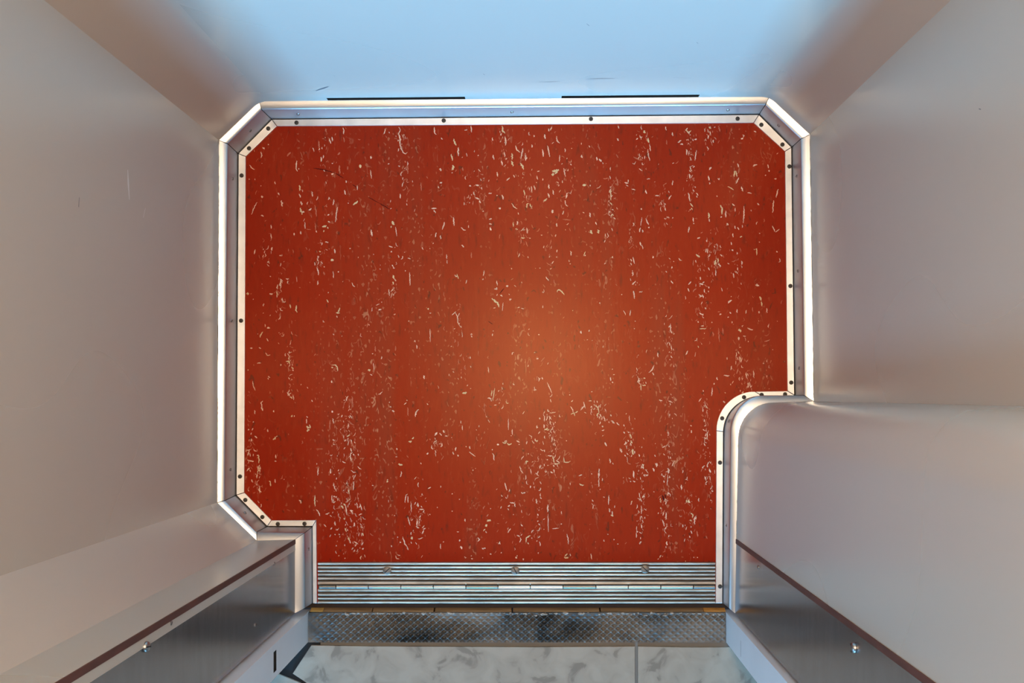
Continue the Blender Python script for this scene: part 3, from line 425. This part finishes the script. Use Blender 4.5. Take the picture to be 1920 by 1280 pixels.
tag(floor, 'worn red linoleum cabin floor with cream flecks', kind='structure')

# ------------------------------------------------------------------ screws
def screw_mesh(name, r, h, mat1, phillips=False):
    bm = bmesh.new()
    rings = [(r, 0.0), (r, h*.45), (r*.78, h*.85), (r*.35, h)]
    n = 20; vs = []
    for (rr, z) in rings:
        vs.append([bm.verts.new((rr*math.cos(2*math.pi*i/n), rr*math.sin(2*math.pi*i/n), z)) for i in range(n)])
    for k in range(len(rings)-1):
        for i in range(n): bm.faces.new([vs[k][i], vs[k][(i+1) % n], vs[k+1][(i+1) % n], vs[k+1][i]])
    bm.faces.new(vs[-1]); bm.faces.new(vs[0][::-1])
    add_box(bm, -r*.85, r*.85, -r*.11, r*.11, h*.55, h*1.02, mi=1)
    if phillips: add_box(bm, -r*.11, r*.11, -r*.85, r*.85, h*.55, h*1.02, mi=1)
    me = bpy.data.meshes.new(name); bm.normal_update(); bm.to_mesh(me); bm.free()
    me.materials.append(mat1); me.materials.append(M['slot'])
    for p in me.polygons: p.use_smooth = p.material_index == 0
    try: me.set_sharp_from_angle(angle=math.radians(40))
    except Exception: pass
    return me
SCREW_DARK = screw_mesh('screw', 0.0036, 0.0013, M['screw'])
SCREW_TINY = screw_mesh('screw', 0.0027, 0.0012, M['screw_light'])
M['screw_worn'] = mat('worn_screw', (0.20, 0.17, 0.14), 0.5, 0.7)
SCREW_SILL = screw_mesh('screw', 0.0071, 0.0022, M['screw_worn'])
SCREW_DOME = screw_mesh('screw', 0.0055, 0.0040, M['screw_light'])
def screw(me, parent, pos, normal=(0, 0, 1), spin=None, label=None):
    o = bpy.data.objects.new('screw', me); COL.objects.link(o)
    o.parent = parent; o.location = Vector(pos) - world_loc(parent)
    q = Vector((0, 0, 1)).rotation_difference(Vector(normal).normalized())
    sp = Matrix.Rotation(U(0, 3.1) if spin is None else spin, 4, 'Z')
    o.rotation_euler = (q.to_matrix().to_4x4() @ sp).to_euler()
    if label: o['label'] = label
    return o

# ------------------------------------------------------------------ skirting (one piece per straight run)
def loft_piece(a, b, gap0=True, gap1=True):
    """skirting between plan points a..b (indices into G/W)"""
    bm = bmesh.new()
    g = [G[i].copy() for i in range(a, b + 1)]; w = [flat(W[i]) for i in range(a, b + 1)]; tt = [flat(T[i]) for i in range(a, b + 1)]
    def cut(arr):
        e = 0.0006
        if gap0: arr[0] = arr[0] + (arr[1]-arr[0]).normalized()*e
        if gap1: arr[-1] = arr[-1] + (arr[-2]-arr[-1]).normalized()*e
    for arr in (g, tt, w): cut(arr)
    rows = []
    for gi, ti, wi in zip(g, tt, w):
        pr = [(gi, 0.0), (gi.lerp(ti, .5), ZT*.5), (gi.lerp(ti, .93), ZT*.93), (gi.lerp(ti, .985), ZT*.985), (ti.lerp(wi, .02), ZT + .0008)]
        pr += [(ti.lerp(wi, k), ZT + .0008 + h) for k, h in ((.07, .0009), (.15, .0016), (.30, .0026), (.55, .0038), (.8, .0047))] + [(wi, ZW), (wi.lerp(ti, -.12), ZW - .004), (gi.lerp(wi, .35), 0.0)]
        rows.append([bm.verts.new((q.x, q.y, z)) for q, z in pr])
    m = len(rows[0])
    for i in range(len(rows) - 1):
        for k in range(m):
            bm.faces.new([rows[i][k], rows[i+1][k], rows[i+1][(k+1) % m], rows[i][(k+1) % m]]).material_index = 1 if k < 3 else 0
    bm.faces.new(rows[0]).material_index = 2; bm.faces.new(rows[-1][::-1]).material_index = 2  # end caps coloured near-black to draw the mitre joints dark
    bmesh.ops.recalc_face_normals(bm, faces=bm.faces)
    return bm
BB = {}
for nm, a, b, g0, g1 in (('baseboard_left_jamb', 0, 1, False, True), ('baseboard_front_left', 1, 2, True, True), ('baseboard_corner_front_left', 2, 3, True, True),
                 ('baseboard_left', 3, 4, True, True), ('baseboard_corner_back_left', 4, 5, True, True), ('baseboard_back', 5, 6, True, True),
                 ('baseboard_corner_back_right', 6, 7, True, True), ('baseboard_right', 7, 8, True, True), ('baseboard_right_column', 8, len(G)-1, True, False)):
    BB[nm] = tag(link_bm(nm, loft_piece(a, b, g0, g1), [M['alu'], M['alu_face'], M['dark']], smooth=50), kind='structure')
# near-black backing added so the skirting joints read dark
bm = bmesh.new()
rows = []
for gi, ti, wi in zip(G, T, W):
    d = (flat(wi) - flat(gi)); d = d.normalized() if d.length > 1e-6 else d
    t2 = flat(gi).lerp(flat(ti), .8)
    rows.append([bm.verts.new((q.x + d.x*k, q.y + d.y*k, z)) for q, k, z in ((gi, .0012, -.004), (t2, .0012, .024), (t2, .004, .024), (t2, .004, -.004))])
for i in range(len(rows)-1):
    for k in range(4): bm.faces.new([rows[i][k], rows[i+1][k], rows[i+1][(k+1) % 4], rows[i][(k+1) % 4]])
bmesh.ops.recalc_face_normals(bm, faces=bm.faces)
tag(link_bm('joint_backing', bm, M['dark']), kind='structure')

def bb_screw(nm, px, py, z=0.016):
    p = P(px, py, z)
    best = None
    for i in range(len(G)-1):
        a, b = flat(G[i]).lerp(flat(T[i]), z/ZT), flat(G[i+1]).lerp(flat(T[i+1]), z/ZT); q = flat(p)
        t = max(0.02, min(.98, (q-a).dot(b-a)/(b-a).length_squared)); c = a.lerp(b, t)
        if best is None or (c-q).length < best[0]: best = ((c-q).length, c, b-a, (flat(G[i]).lerp(flat(G[i+1]), t) - flat(T[i]).lerp(flat(T[i+1]), t)).length)
    c, e = best[1], best[2].normalized()
    n = Vector((e.y, -e.x, 0))
    if n.dot(-c) < 0 and (c - flat(p)).length > 1e-5: pass
    # the skirting faces the floor: on the inner side of the outline (traversed clockwise)
    n = n * ZT + Vector((0, 0, best[3]))
    screw(SCREW_TINY, BB[nm], Vector((c.x, c.y, z)) + n.normalized()*.0001, n)
for nm, x, y in (('baseboard_back', 559, 212), ('baseboard_back', 960, 207), ('baseboard_back', 1365, 204), ('baseboard_corner_back_left', 466.5, 242),
                 ('baseboard_left', 433, 335), ('baseboard_left', 432, 601), ('baseboard_left', 431, 880), ('baseboard_corner_front_left', 459, 962), ('baseboard_corner_back_right', 1461, 234),
                 ('baseboard_right', 1494, 330), ('baseboard_right', 1498, 508), ('baseboard_right', 1500, 690), ('baseboard_left_jamb', 578, 1029), ('baseboard_right_column', 1363, 985),
                 ('baseboard_right_column', 1366, 789)):
    bb_screw(nm, x, y)

# ------------------------------------------------------------------ edging strips
ZS = 0.0026
def strip(a, b, label, screws, gw=0.0016, e0=0.0004, e1=0.0004):
    inner = [F[i].copy() for i in range(a, b+1)]; outer = []
    for i in range(a, b+1):
        d = F[i] - G[i]; outer.append(G[i] + d.normalized()*gw)
    for arr in (inner, outer):
        arr[0] = arr[0] + (arr[1]-arr[0]).normalized()*e0
        arr[-1] = arr[-1] + (arr[-2]-arr[-1]).normalized()*e1
    bm = bmesh.new()
    add_prism(bm, [(p.x, p.y) for p in inner + outer[::-1]], 0.0, ZS, 0.0005)
    o = tag(link_bm('edging_strip', bm, M['strip']), label, 'edging strip', 'aluminium edging strips screwed round the red floor')
    for (x, y) in screws: screw(SCREW_DARK, o, P(x, y, ZS), label='dark screw head')
    return o
strip(0, 1, 'narrow aluminium edging strip along the left door jamb', [], gw=0.0012, e0=0)
strip(1, 2, 'short aluminium edging strip with two screws in the nook behind the left door jamb', [(521, 982), (571, 981.5)])
strip(2, 3, 'short diagonal edging strip at the left corner nearest the doorway', [(460, 937), (492, 969)])
strip(3, 4, 'long aluminium edging strip along the left wall', [(453, 329), (452, 601), (450, 893)])
strip(4, 5, 'short diagonal edging strip at the left end of the back wall', [(503, 241), (467, 278)])
strip(5, 6, 'longest aluminium edging strip, along the bluish back wall', [(556, 230), (832, 226), (1108, 223), (1383, 222.5)])
strip(6, 7, 'short diagonal edging strip at the right end of the back wall', [(1427.5, 234), (1467, 271)])
strip(7, 8, 'straight aluminium edging strip with three screws along the right wall', [(1480, 312), (1482, 536), (1483.5, 717)])
strip(8, 9, 'short straight edging strip between right wall and rounded column corner', [(1472, 739), (1428, 740)], gw=0.0006)
strip(9, 9+NA, 'curved edging strip bent around the rounded column corner', [(1395, 744.5), (1354, 784)])
strip(9+NA, 10+NA, 'straight edging strip along the rounded column down to the doorway', [(1350, 867), (1350, 1099)], e1=0)

# ------------------------------------------------------------------ walls
HC = 2.2
def wall_piece(name, pts, z0=ZW-0.004, z1=HC, thick=0.018, marks=(), smooth=None, material=None, grime=0):
    """vertical sheet along plan pts (inner face), thickness outwards"""
    bm = bmesh.new()
    n = len(pts)
    nrm = []
    for i in range(n):
        t = (pts[min(i+1, n-1)] - pts[max(i-1, 0)]); t.z = 0; t.normalize()
        nrm.append(Vector((-t.y, t.x, 0)))      # outwards for a clockwise outline
    V = [[bm.verts.new((p.x, p.y, z0)), bm.verts.new((p.x, p.y, z1)), bm.verts.new((p.x+q.x*thick, p.y+q.y*thick, z1)), bm.verts.new((p.x+q.x*thick, p.y+q.y*thick, z0))] for p, q in zip(pts, nrm)]
    for i in range(n-1):
        for k in range(4): bm.faces.new([V[i][k], V[i+1][k], V[i+1][(k+1) % 4], V[i][(k+1) % 4]])
    bm.faces.new(V[0]); bm.faces.new(V[-1][::-1])
    bmesh.ops.recalc_face_normals(bm, faces=bm.faces)
    # scuffs and scratches on the face: given as photo polylines lying on this wall's plane
    a, b = flat(pts[0]), flat(pts[-1]); e = (b-a).normalized(); inn = Vector((e.y, -e.x, 0))
    c0 = (flat(a)).dot(inn)
    def on_wall(px, py):
        r = P(px, py, 0); r.z = 0
        s = c0 / r.dot(inn) if abs(r.dot(inn)) > 1e-9 else 1   # scale along the sight line to the wall plane
        return Vector((r.x*s, r.y*s, D - D*s)) + inn*0.0004
    for (mi, wpx, line) in marks:
        q = [on_wall(*p) for p in line]
        m = len(q)
        for i in range(m-1):
            d = (q[i+1]-q[i]); sd = d.cross(inn).normalized()
            w0 = wpx*S*.5*(.35 if i == 0 else 1); w1 = wpx*S*.5*(.35 if i == m-2 else 1)
            f = bm.faces.new([bm.verts.new(q[i]-sd*w0), bm.verts.new(q[i+1]-sd*w1), bm.verts.new(q[i+1]+sd*w1), bm.verts.new(q[i]+sd*w0)])
            f.material_index = mi
    for _ in range(grime):
        k = random.randrange(n-1); p, q = pts[k], pts[k+1]
        if (q-p).length < .02 and R() < .6: continue
        t0 = R(); ln = min((q-p).length*.9, random.expovariate(90) + .001); t1 = min(1.0, t0 + ln/(q-p).length)
        d_ = (q-p).normalized(); nn_ = Vector((d_.y, -d_.x, 0)) * .0005
        h = U(.0004, .0022); m_ = (t0+t1)/2
        zb = ZW + .0001
        vv = [(p.lerp(q, t0), zb), (p.lerp(q, t1), zb), (p.lerp(q, m_ + (t1-t0)*U(-.3, .4)), zb + h), (p.lerp(q, m_ - (t1-t0)*U(.1, .45)), zb + h*U(.3, 1))]
        f = bm.faces.new([bm.verts.new((a_.x + nn_.x, a_.y + nn_.y, z_)) for a_, z_ in vv]); f.material_index = 3
    return tag(link_bm(name, bm, [material or M['wall'], M['wall_mark_dark'], M['wall_mark_light'], M['wall_edge_dirt']], smooth=smooth), kind='structure')
def fw(i): return flat(W[i])

wall_piece('wall_left', [fw(3), fw(4)], grime=70, marks=[(2, 5, [(239, 318), (240, 345), (242, 374)]), (2, 3, [(272, 390), (268, 408)]), (1, 3, [(148, 370), (147, 388)]),
    (3, 2, [(409.6, 560), (409.2, 600)]), (3, 3, [(409, 630), (409, 690)]), (3, 2, [(409.6, 300), (409.7, 345)]), (3, 2, [(408.4, 780), (408.2, 830)]), (3, 2, [(409.6, 420), (409.7, 470)])])
# back wall with two vent slots cut just above the skirting
bo, be = fw(5), fw(6)
EB = (be - bo).normalized(); RT = 0.014
bo, be = bo + EB*RT, be - EB*RT
uu = (be - bo).normalized(); nn = Vector((uu.y, -uu.x, 0))
def u_of(px, py): return (P(px, py, ZW+.01) - Vector((0, 0, ZW+.01)) - bo).dot(uu)
z0 = ZW - 0.004
s1 = (u_of(613, 183), u_of(872, 183)); s2 = (u_of(1053, 180), u_of(1311, 180))
Lb = (be - bo).length
bm = bmesh.new()
recessed_slab(bm, bo + Vector((0, 0, z0)), uu, Vector((0, 0, 1)), nn, [0.0, s1[0], s1[1], s2[0], s2[1], Lb], [0.0, 0.006, 0.0185, HC - z0], 0.016, 0.018,
              hole=[(s1[0], s1[1], 0.006, 0.0185), (s2[0], s2[1], 0.006, 0.0185)])
c0b = bo.dot(nn)
def on_back(px, py):
    r = P(px, py, 0); s = c0b / Vector((r.x, r.y, 0)).dot(nn)
    return Vector((r.x*s, r.y*s, D - D*s)) + nn*0.0004
for mi, wpx, line in ((2, 4, [(592, 170), (604, 166), (616, 162)]), (2, 2, [(1100, 44), (1105, 48)]), (2, 1.4, [(1098, 148), (1125, 147), (1152, 147)]), (2, 1.2, [(1010, 153), (1030, 153), (1050, 152)]),
                      (2, 1.2, [(1262, 145), (1296, 146)]), (2, 2, [(906, 138), (909, 140)]), (2, 2, [(625, 141), (628, 142)]), (2, 1.5, [(1306, 79), (1309, 81)])):
    q = [on_back(*p) for p in line]
    for i in range(len(q)-1):
        sd = (q[i+1]-q[i]).cross(nn).normalized(); w0 = wpx*S*.5
        f = bm.faces.new([bm.verts.new(q[i]-sd*w0*(.4 if i == 0 else 1)), bm.verts.new(q[i+1]-sd*w0*(.4 if i == len(q)-2 else 1)), bm.verts.new(q[i+1]+sd*w0*(.4 if i == len(q)-2 else 1)), bm.verts.new(q[i]+sd*w0*(.4 if i == 0 else 1))])
        f.material_index = mi
tag(link_bm('wall_back', bm, [M['wall'], M['dark'], M['wall_mark_dark']]), kind='structure')
def soft(c, p, q, n=8):
    """arc-like bend round corner c from p to q"""
    return [p*(1-t)**2 + c*(2*t*(1-t)) + q*t*t for t in [i/n for i in range(n+1)]]
e = (fw(5) - fw(4)).normalized(); wall_piece('wall_corner_back_left', [fw(4)] + soft(fw(5), fw(5) - e*RT, bo), smooth=30)
e = (fw(7) - fw(6)).normalized(); wall_piece('wall_corner_back_right', soft(fw(6), be, fw(6) + e*RT) + [fw(7)], smooth=30)
wall_piece('wall_right', [fw(7), fw(8)], grime=60, marks=[(1, 3, [(1836, 204), (1840, 205)]), (3, 2, [(1524, 590), (1525, 640)]), (3, 2.5, [(1525.5, 665), (1526, 740)]), (3, 2, [(1520, 300), (1521, 350)])])
wall_piece('wall_corner_front_left', [fw(2), fw(3)])
wall_piece('wall_front_left', [fw(1), fw(2)])
ysplit = P(1383, 1010, ZW).y
col_pts = [fw(8)] + [flat(w) for w in W_c[:-1]]
a, b = flat(W_c[-2]), flat(W_c[-1]); t = (ysplit - a.y)/(b.y - a.y)
csplit = a.lerp(b, t)
wall_piece('wall_right_column', col_pts + [a.lerp(csplit, .5), csplit], smooth=30, grime=130)

# ------------------------------------------------------------------ steel sheets on the two door jambs
def jamb_panel(corner, end, label, screws):
    """upright steel sheet from the wall corner to the doorway, with a brown edge strip at the corner"""
    e = (end - corner).normalized(); L = (end - corner).length
    inn = Vector((e.y, -e.x, 0))
    if inn.dot(-corner) < 0: inn = -inn
    bm = bmesh.new()
    def slab(bm, a0, a1, t0, t1, z0, z1, bev):
        pts = [corner + e*a0 + inn*t0, corner + e*a1 + inn*t0, corner + e*a1 + inn*t1, corner + e*a0 + inn*t1]
        add_prism(bm, [(p.x, p.y) for p in pts], z0, z1)
    zz = ZW - 0.002
    slab(bm, 0.004, L, -0.02, 0.0, zz, 2.15, 0)
    o = tag(link_bm('jamb_panel', bm, M['steel']), label, 'metal panel', 'grey steel sheets on the two door jambs')
    bm = bmesh.new(); slab(bm, 0.0, 0.0075, -0.0008, 0.0010, zz, 2.15, 0)
    link_bm('edge_strip', bm, M['brown'], o)['label'] = 'rust brown edge strip'
    for (me, px, py) in screws:
        r = P(px, py, 0); r.z = 0
        s = corner.dot(inn) / r.dot(inn)
        screw(me, o, Vector((r.x*s, r.y*s, D - D*s)) + inn*0.0003, inn, label='bright screw head')
    return o
jamb_panel(fw(1), fw(0), 'tall grey steel sheet on the left door jamb with brown top edge and domed screw', [(SCREW_DOME, 272, 1212), (SCREW_TINY, 514, 1056), (SCREW_TINY, 320, 1168), (SCREW_TINY, 478, 1171)])
jamb_panel(csplit, flat(W_c[-1]), 'tall dark steel sheet on the right door jamb below the rounded column', [(SCREW_DOME, 1603, 1214), (SCREW_TINY, 1422, 1063)])

# ------------------------------------------------------------------ ribbed hinged sill
xl, xr = P(597, 1130).x, P(1340.5, 1130).x
root = bpy.data.objects.new('hinged_sill', None); COL.objects.link(root)
root.location = (0, P(0, 1092).y, 0)
tag(root, 'ribbed aluminium hinged sill plate with three slotted screws across the doorway', 'sill plate')
def ypx(y): return (NY - y) * S
def ribs(name, y_top, y_bot, rows, mats, base=0.0015):
    """rows: (centre px, width px, height m)"""
    bm = bmesh.new()
    add_box(bm, xl, xr, ypx(y_bot), ypx(y_top), 0.0, base, mi=1)
    for (c, w, h) in rows:
        y0, y1 = ypx(c + w/2), ypx(c - w/2); m = 0.0006
        pts = [(y0, base), (y0 + m, h - .0004), (y0 + 1.8*m, h), (y1 - 1.8*m, h), (y1 - m, h - .0004), (y1, base)]
        A = [bm.verts.new((xl, y, z)) for y, z in pts]; B = [bm.verts.new((xr, y, z)) for y, z in pts]
        for i in range(len(pts)-1): bm.faces.new([A[i], B[i], B[i+1], A[i+1]])
        bm.faces.new(A); bm.faces.new(B[::-1])
    bmesh.ops.recalc_face_normals(bm, faces=bm.faces)
    return link_bm(name, bm, mats, root)
fixed = ribs('fixed_plate', 1053, 1095, [(1055.4, 4.4, .0042), (1062.1, 4.4, .0042), (1069, 4.4, .0042), (1075.8, 4.4, .0042), (1083.3, 4.6, .0042), (1091.6, 6.2, .0044)], [M['sill'], M['groove']])
flap = ribs('flap', 1102.6, 1130, [(1105.3, 5.0, .0042), (1113.4, 4.4, .0042), (1120.4, 4.2, .0042), (1127.8, 4.4, .0042)], [M['sill'], M['groove']])
seams = [599, 631.5, 692, 752.5, 813, 874, 934, 994.5, 1055.5, 1117, 1177.5, 1238, 1299, 1340]
for i in range(len(seams)-1):
    bm = bmesh.new(); r = 0.0029; n = 14
    x0, x1 = P(seams[i] + 1.0, 0).x, P(seams[i+1] - 1.0, 0).x
    yc = ypx(1098.8)
    A = [[bm.verts.new((x, yc + r*math.cos(2*math.pi*k/n), 0.0014 + r + (r*math.sin(2*math.pi*k/n))*.98)) for k in range(n)] for x in (x0, x1)]
    for k in range(n): bm.faces.new([A[0][k], A[0][(k+1) % n], A[1][(k+1) % n], A[1][k]])
    bm.faces.new(A[0][::-1]); bm.faces.new(A[1])
    bmesh.ops.recalc_face_normals(bm, faces=bm.faces)
    link_bm('hinge_knuckle', bm, M['hinge'] if i not in (0, 5, 8, 12) else M['hinge_dark'], root, smooth=40)
bm = bmesh.new(); add_box(bm, xl, xr, ypx(1103), ypx(1094.8), 0.0, 0.0012); link_bm('hinge_leaf', bm, M['groove'], root)
for (x, y, sp) in ((726, 1069, .75), (966, 1069, -1.1), (1209.5, 1066.5, -.75)):
    screw(SCREW_SILL, root, P(x, y, 0.0036), spin=sp, label='slotted screw head')

# ------------------------------------------------------------------ landing: boards in the gap, tread plate, posts, tiles
ye = P(0, 1147).y                 # edge of the landing
yf = P(0, 1203).y                 # outer face line of the posts
lx, rx = P(578, 0).x, P(1361, 0).x
bxs = [(580, 604, 'wood_yellow'), (605, 696, 'wood'), (698, 812, 'wood'), (815, 959, 'wood'), (962, 1124, 'wood'), (1127, 1320, 'wood'), (1321, 1362, 'wood_end')]
blab = ['bright yellow timber end in the gap at the left door post', 'timber board in the gap, next to the yellow end at the left', 'short timber board in the gap below the leftmost sill screw',
        'timber board in the gap between the left and middle sill screws', 'timber board in the gap right of the middle sill screw',
        'longest timber board in the gap below the rightmost sill screw', 'bright orange timber end in the gap at the right door post']
for (a, b, mt), lb in zip(bxs, blab):
    bm = bmesh.new()
    sl = U(-.002, .002)
    xa, xb = P(a, 0).x, P(b, 0).x; j = U(-.0004, .0006)
    prof = [(ye - .0138, -.0048), (ye + j, -.0048), (ye + .0128 + j, -.034), (ye + .0128 + j, -.075), (ye - .0138, -.075)]
    A = [bm.verts.new((xa, y, z)) for y, z in prof]; B = [bm.verts.new((xb + sl*(k in (2, 3)), y, z)) for k, (y, z) in enumerate(prof)]
    for k in range(5): bm.faces.new([A[k], A[(k+1) % 5], B[(k+1) % 5], B[k]])
    bm.faces.new(A); bm.faces.new(B); bmesh.ops.recalc_face_normals(bm, faces=bm.faces)
    tag(link_bm('timber_board', bm, M[mt]), lb, 'board', 'timber boards in the gap under the sill')

# tread plate with a field of small pyramids, partly filled with dirt
def hash2(i, j):
    v = math.sin(i*127.1 + j*311.7) * 43758.5453
    return v - math.floor(v)
def vnoise(x, y):
    i, j = math.floor(x), math.floor(y); fx, fy = x-i, y-j
    fx = fx*fx*(3-2*fx); fy = fy*fy*(3-2*fy)
    return (hash2(i, j)*(1-fx)+hash2(i+1, j)*fx)*(1-fy)+(hash2(i, j+1)*(1-fx)+hash2(i+1, j+1)*fx)*fy
bm = bmesh.new()
tx0, tx1 = lx + .0008, rx - .0008; ty0, ty1 = yf, ye - 0.0005
nx, ny = 560, 44
gr = []
pit = 0.0125; row = 0.0105
for j in range(ny + 1):
    r_ = []
    for i in range(nx + 1):
        x = tx0 + (tx1-tx0)*i/nx; y = ty0 + (ty1-ty0)*j/ny
        a = (x/pit + y/row); b = (x/pit - y/row)
        da = abs(a - round(a)) * 2; db = abs(b - round(b)) * 2
        pyr = 1 - min(1.0, max(0.0, (min(da, db) - .16) / .34))
        wear = vnoise(x*14 + 3, y*30) ; wear = max(.18, min(1, (wear - .15) * 1.7))
        left = min(1, max(.12, (x - tx0)/.05))
        mud = 0.0006 * vnoise(x*160, y*160)
        edge = min(1, (ty1 - y)/.006) if y > ty1 - .006 else 1
        bot = min(1.0, (y - ty0)/.004)
        r_.append(bm.verts.new((x, y, 0.0028 - 0.0066*(1-pyr)*wear*left*max(.2, edge)*max(.4, bot) + mud)))
    gr.append(r_)
for j in range(ny):
    for i in range(nx): bm.faces.new([gr[j][i], gr[j][i+1], gr[j+1][i+1], gr[j+1][i]])
# rim down to the slab
lo = {}
def low(v):
    if v not in lo: lo[v] = bm.verts.new((v.co.x, v.co.y, -0.004))
    return lo[v]
ring = gr[0] + [gr[j][nx] for j in range(1, ny+1)] + gr[ny][::-1][1:] + [gr[j][0] for j in range(ny-1, 0, -1)]
for i in range(len(ring)):
    a, b = ring[i], ring[(i+1) % len(ring)]
    bm.faces.new([b, a, low(a), low(b)])
bm.faces.new([low(v) for v in ring][::-1])
tag(link_bm('tread_plate', bm, M['tread'], smooth=60), 'dirty dark tread plate with raised diamond grip pattern between the door posts', 'tread plate')
# crumbled mortar along the landing edge
bm = bmesh.new()
for _ in range(170):
    x = U(P(640, 0).x, P(1355, 0).x); y = ye - abs(random.gauss(0, .0018)) - .0006; r = U(.0006, .0019)
    bmesh.ops.create_icosphere(bm, subdivisions=1, radius=r, matrix=Matrix.Translation((x, y, 0.0022 + r*.4)) @ Matrix.Diagonal((U(.8, 2.6), U(.7, 1.2), U(.5, .9), 1)))
tag(link_bm('mortar_crumbs', bm, M['crumb']), 'loose crumbs along the cabin side of the tread plate', 'crumbs', kind='stuff')

# door posts of the landing (white), with a dark slot in the left one and a hairline joint in the right one
def post(side, label):
    x = lx if side < 0 else rx
    depth = ye - yf
    n = Vector((-side, 0, 0)); u = Vector((0, -1, 0)) if side > 0 else Vector((0, 1, 0)); 
    o = Vector((x, ye if side > 0 else yf, -0.02))
    bm = bmesh.new()
    if side < 0:
        z0_, z1_ = 0.196, 0.211; y0_, y1_ = -0.377, -0.4075
        ua, ub = y1_ - yf, y0_ - yf
    else:
        z0_, z1_ = 0.1165, 0.1175; y0_, y1_ = -0.384, -0.4095
        ua, ub = ye - y0_, ye - y1_
    recessed_slab(bm, o, u, Vector((0, 0, 1)), n, [0.0, ua, ub, depth], [0.0, z0_ + .02, z1_ + .02, 2.12], 0.02 if side < 0 else 0.002, 0.07, hole=[(ua, ub, z0_ + .02, z1_ + .02)])
    es = [e for e in bm.edges if e.is_manifold and abs(e.verts[0].co.z - e.verts[1].co.z) > .05 and len(e.link_faces) == 2 and e.link_faces[0].normal.angle(e.link_faces[1].normal, 0) > 1]
    bmesh.ops.recalc_face_normals(bm, faces=bm.faces)
    return tag(link_bm('door_post', bm, [M['post'], M['dark']]), label, 'door post')
post(-1, 'white landing door post on the left with a dark slot in it')
post(1, 'bluish white landing door post on the right with a hairline joint')

# landing slab and stone tiles
bm = bmesh.new(); add_box(bm, -1.4, 1.4, -6.4, ye - 0.0145, -0.12, -0.0045)
tag(link_bm('floor_landing_slab', bm, M['grout']), kind='structure')
bm = bmesh.new(); add_box(bm, P(520, 0).x, P(600, 0).x, P(0, 1330).y, yf + 0.0002, -0.0044, -0.0020)  # near-black sheet added in the gap between left post and tiles
tag(link_bm('floor_gap', bm, M['dark']), kind='structure')
bm = bmesh.new()
def tile(pts, z1=0.0015): add_prism(bm, [(p.x, p.y) for p in pts], -0.0035, z1, 0.0008)
g = .0018
yj = P(0, 1206).y; yt = P(0, 1760).y
tile([P(584, 1209), P(700, 1211), P(1000, 1212.5), P(1190.5, 1211), P(1190.5, 7000), P(595, 7000), P(595, 1292), P(549, 1262)])
tile([P(1196, 1211), P(1290, 1213), P(1800, 1212), P(1800, 7000), P(1196, 7000)])
tile([P(560, 1278), P(590, 1294), P(590, 7000), P(10, 7000), P(10, 1230), P(520, 1262)])
tag(link_bm('floor_landing_tiles', bm, M['tile']), 'grey mottled stone tiles of the landing', kind='structure')

# ------------------------------------------------------------------ the rest of the cabin and hall, out of frame
bm = bmesh.new(); add_box(bm, -.56, .52, -.36, .52, HC, HC + .03)
tag(link_bm('ceiling', bm, M['ceiling']), kind='structure')
lamp = bpy.data.objects.new('ceiling_light', None); COL.objects.link(lamp); lamp.location = (0.02, 0.11, HC)
tag(lamp, 'round opal ceiling light of the cabin, out of view above', 'ceiling light')
def lathe(name, prof, n, m, parent, cx, cy):
    bm = bmesh.new(); rows = [[bm.verts.new((cx + r*math.cos(2*math.pi*i/n), cy + r*math.sin(2*math.pi*i/n), z)) for i in range(n)] for r, z in prof]
    for k in range(len(rows)-1):
        for i in range(n): bm.faces.new([rows[k][i], rows[k][(i+1) % n], rows[k+1][(i+1) % n], rows[k+1][i]])
    bm.faces.new(rows[0]); bm.faces.new(rows[-1][::-1])
    bmesh.ops.recalc_face_normals(bm, faces=bm.faces)
    return link_bm(name, bm, m, parent, smooth=40)
lathe('base', [(0.17, HC), (0.17, HC-.012)], 40, M['strip'], lamp, 0.02, 0.11)
lathe('lamp_shade', [(0.155, HC-.012), (0.15, HC-.03), (0.12, HC-.048), (0.06, HC-.058), (0.02, HC-.06)], 40, M['glow'], lamp, 0.02, 0.11)
# landing hall, a long corridor with a window at its far end and one in its left wall
HY = -6.4
bm = bmesh.new()
add_box(bm, -1.42, -1.36, HY, -2.05, -0.1, 2.6); add_box(bm, -1.42, -1.36, -1.05, -0.42, -0.1, 2.6); add_box(bm, -1.42, -1.36, -2.05, -1.05, -0.1, .7); add_box(bm, -1.42, -1.36, -2.05, -1.05, 1.8, 2.6)
tag(link_bm('wall_hall_left', bm, M['hall']), kind='structure')
bm = bmesh.new(); add_box(bm, 1.36, 1.42, HY, -0.42, -0.1, 2.6); tag(link_bm('wall_hall_right', bm, M['hall']), kind='structure')
bm = bmesh.new(); add_box(bm, -1.4, 1.4, HY, -0.42, 2.6, 2.66); tag(link_bm('ceiling_hall', bm, M['hall']), kind='structure')
bm = bmesh.new()
add_box(bm, -1.4, lx - .07, -0.415, -0.37, -0.1, 2.6); add_box(bm, rx + .07, 1.4, -0.415, -0.37, -0.1, 2.6); add_box(bm, lx - .07, rx + .07, -0.415, -0.37, 2.1, 2.6)
tag(link_bm('wall_hall_cabin_side', bm, M['hall']), kind='structure')
bm = bmesh.new()
add_box(bm, -1.4, -.65, HY, HY+.06, -0.1, 2.6); add_box(bm, .5, 1.4, HY, HY+.06, -0.1, 2.6); add_box(bm, -.65, .5, HY, HY+.06, -.1, 1.0); add_box(bm, -.65, .5, HY, HY+.06, 2.3, 2.6)
tag(link_bm('wall_hall_far', bm, M['hall']), kind='structure')
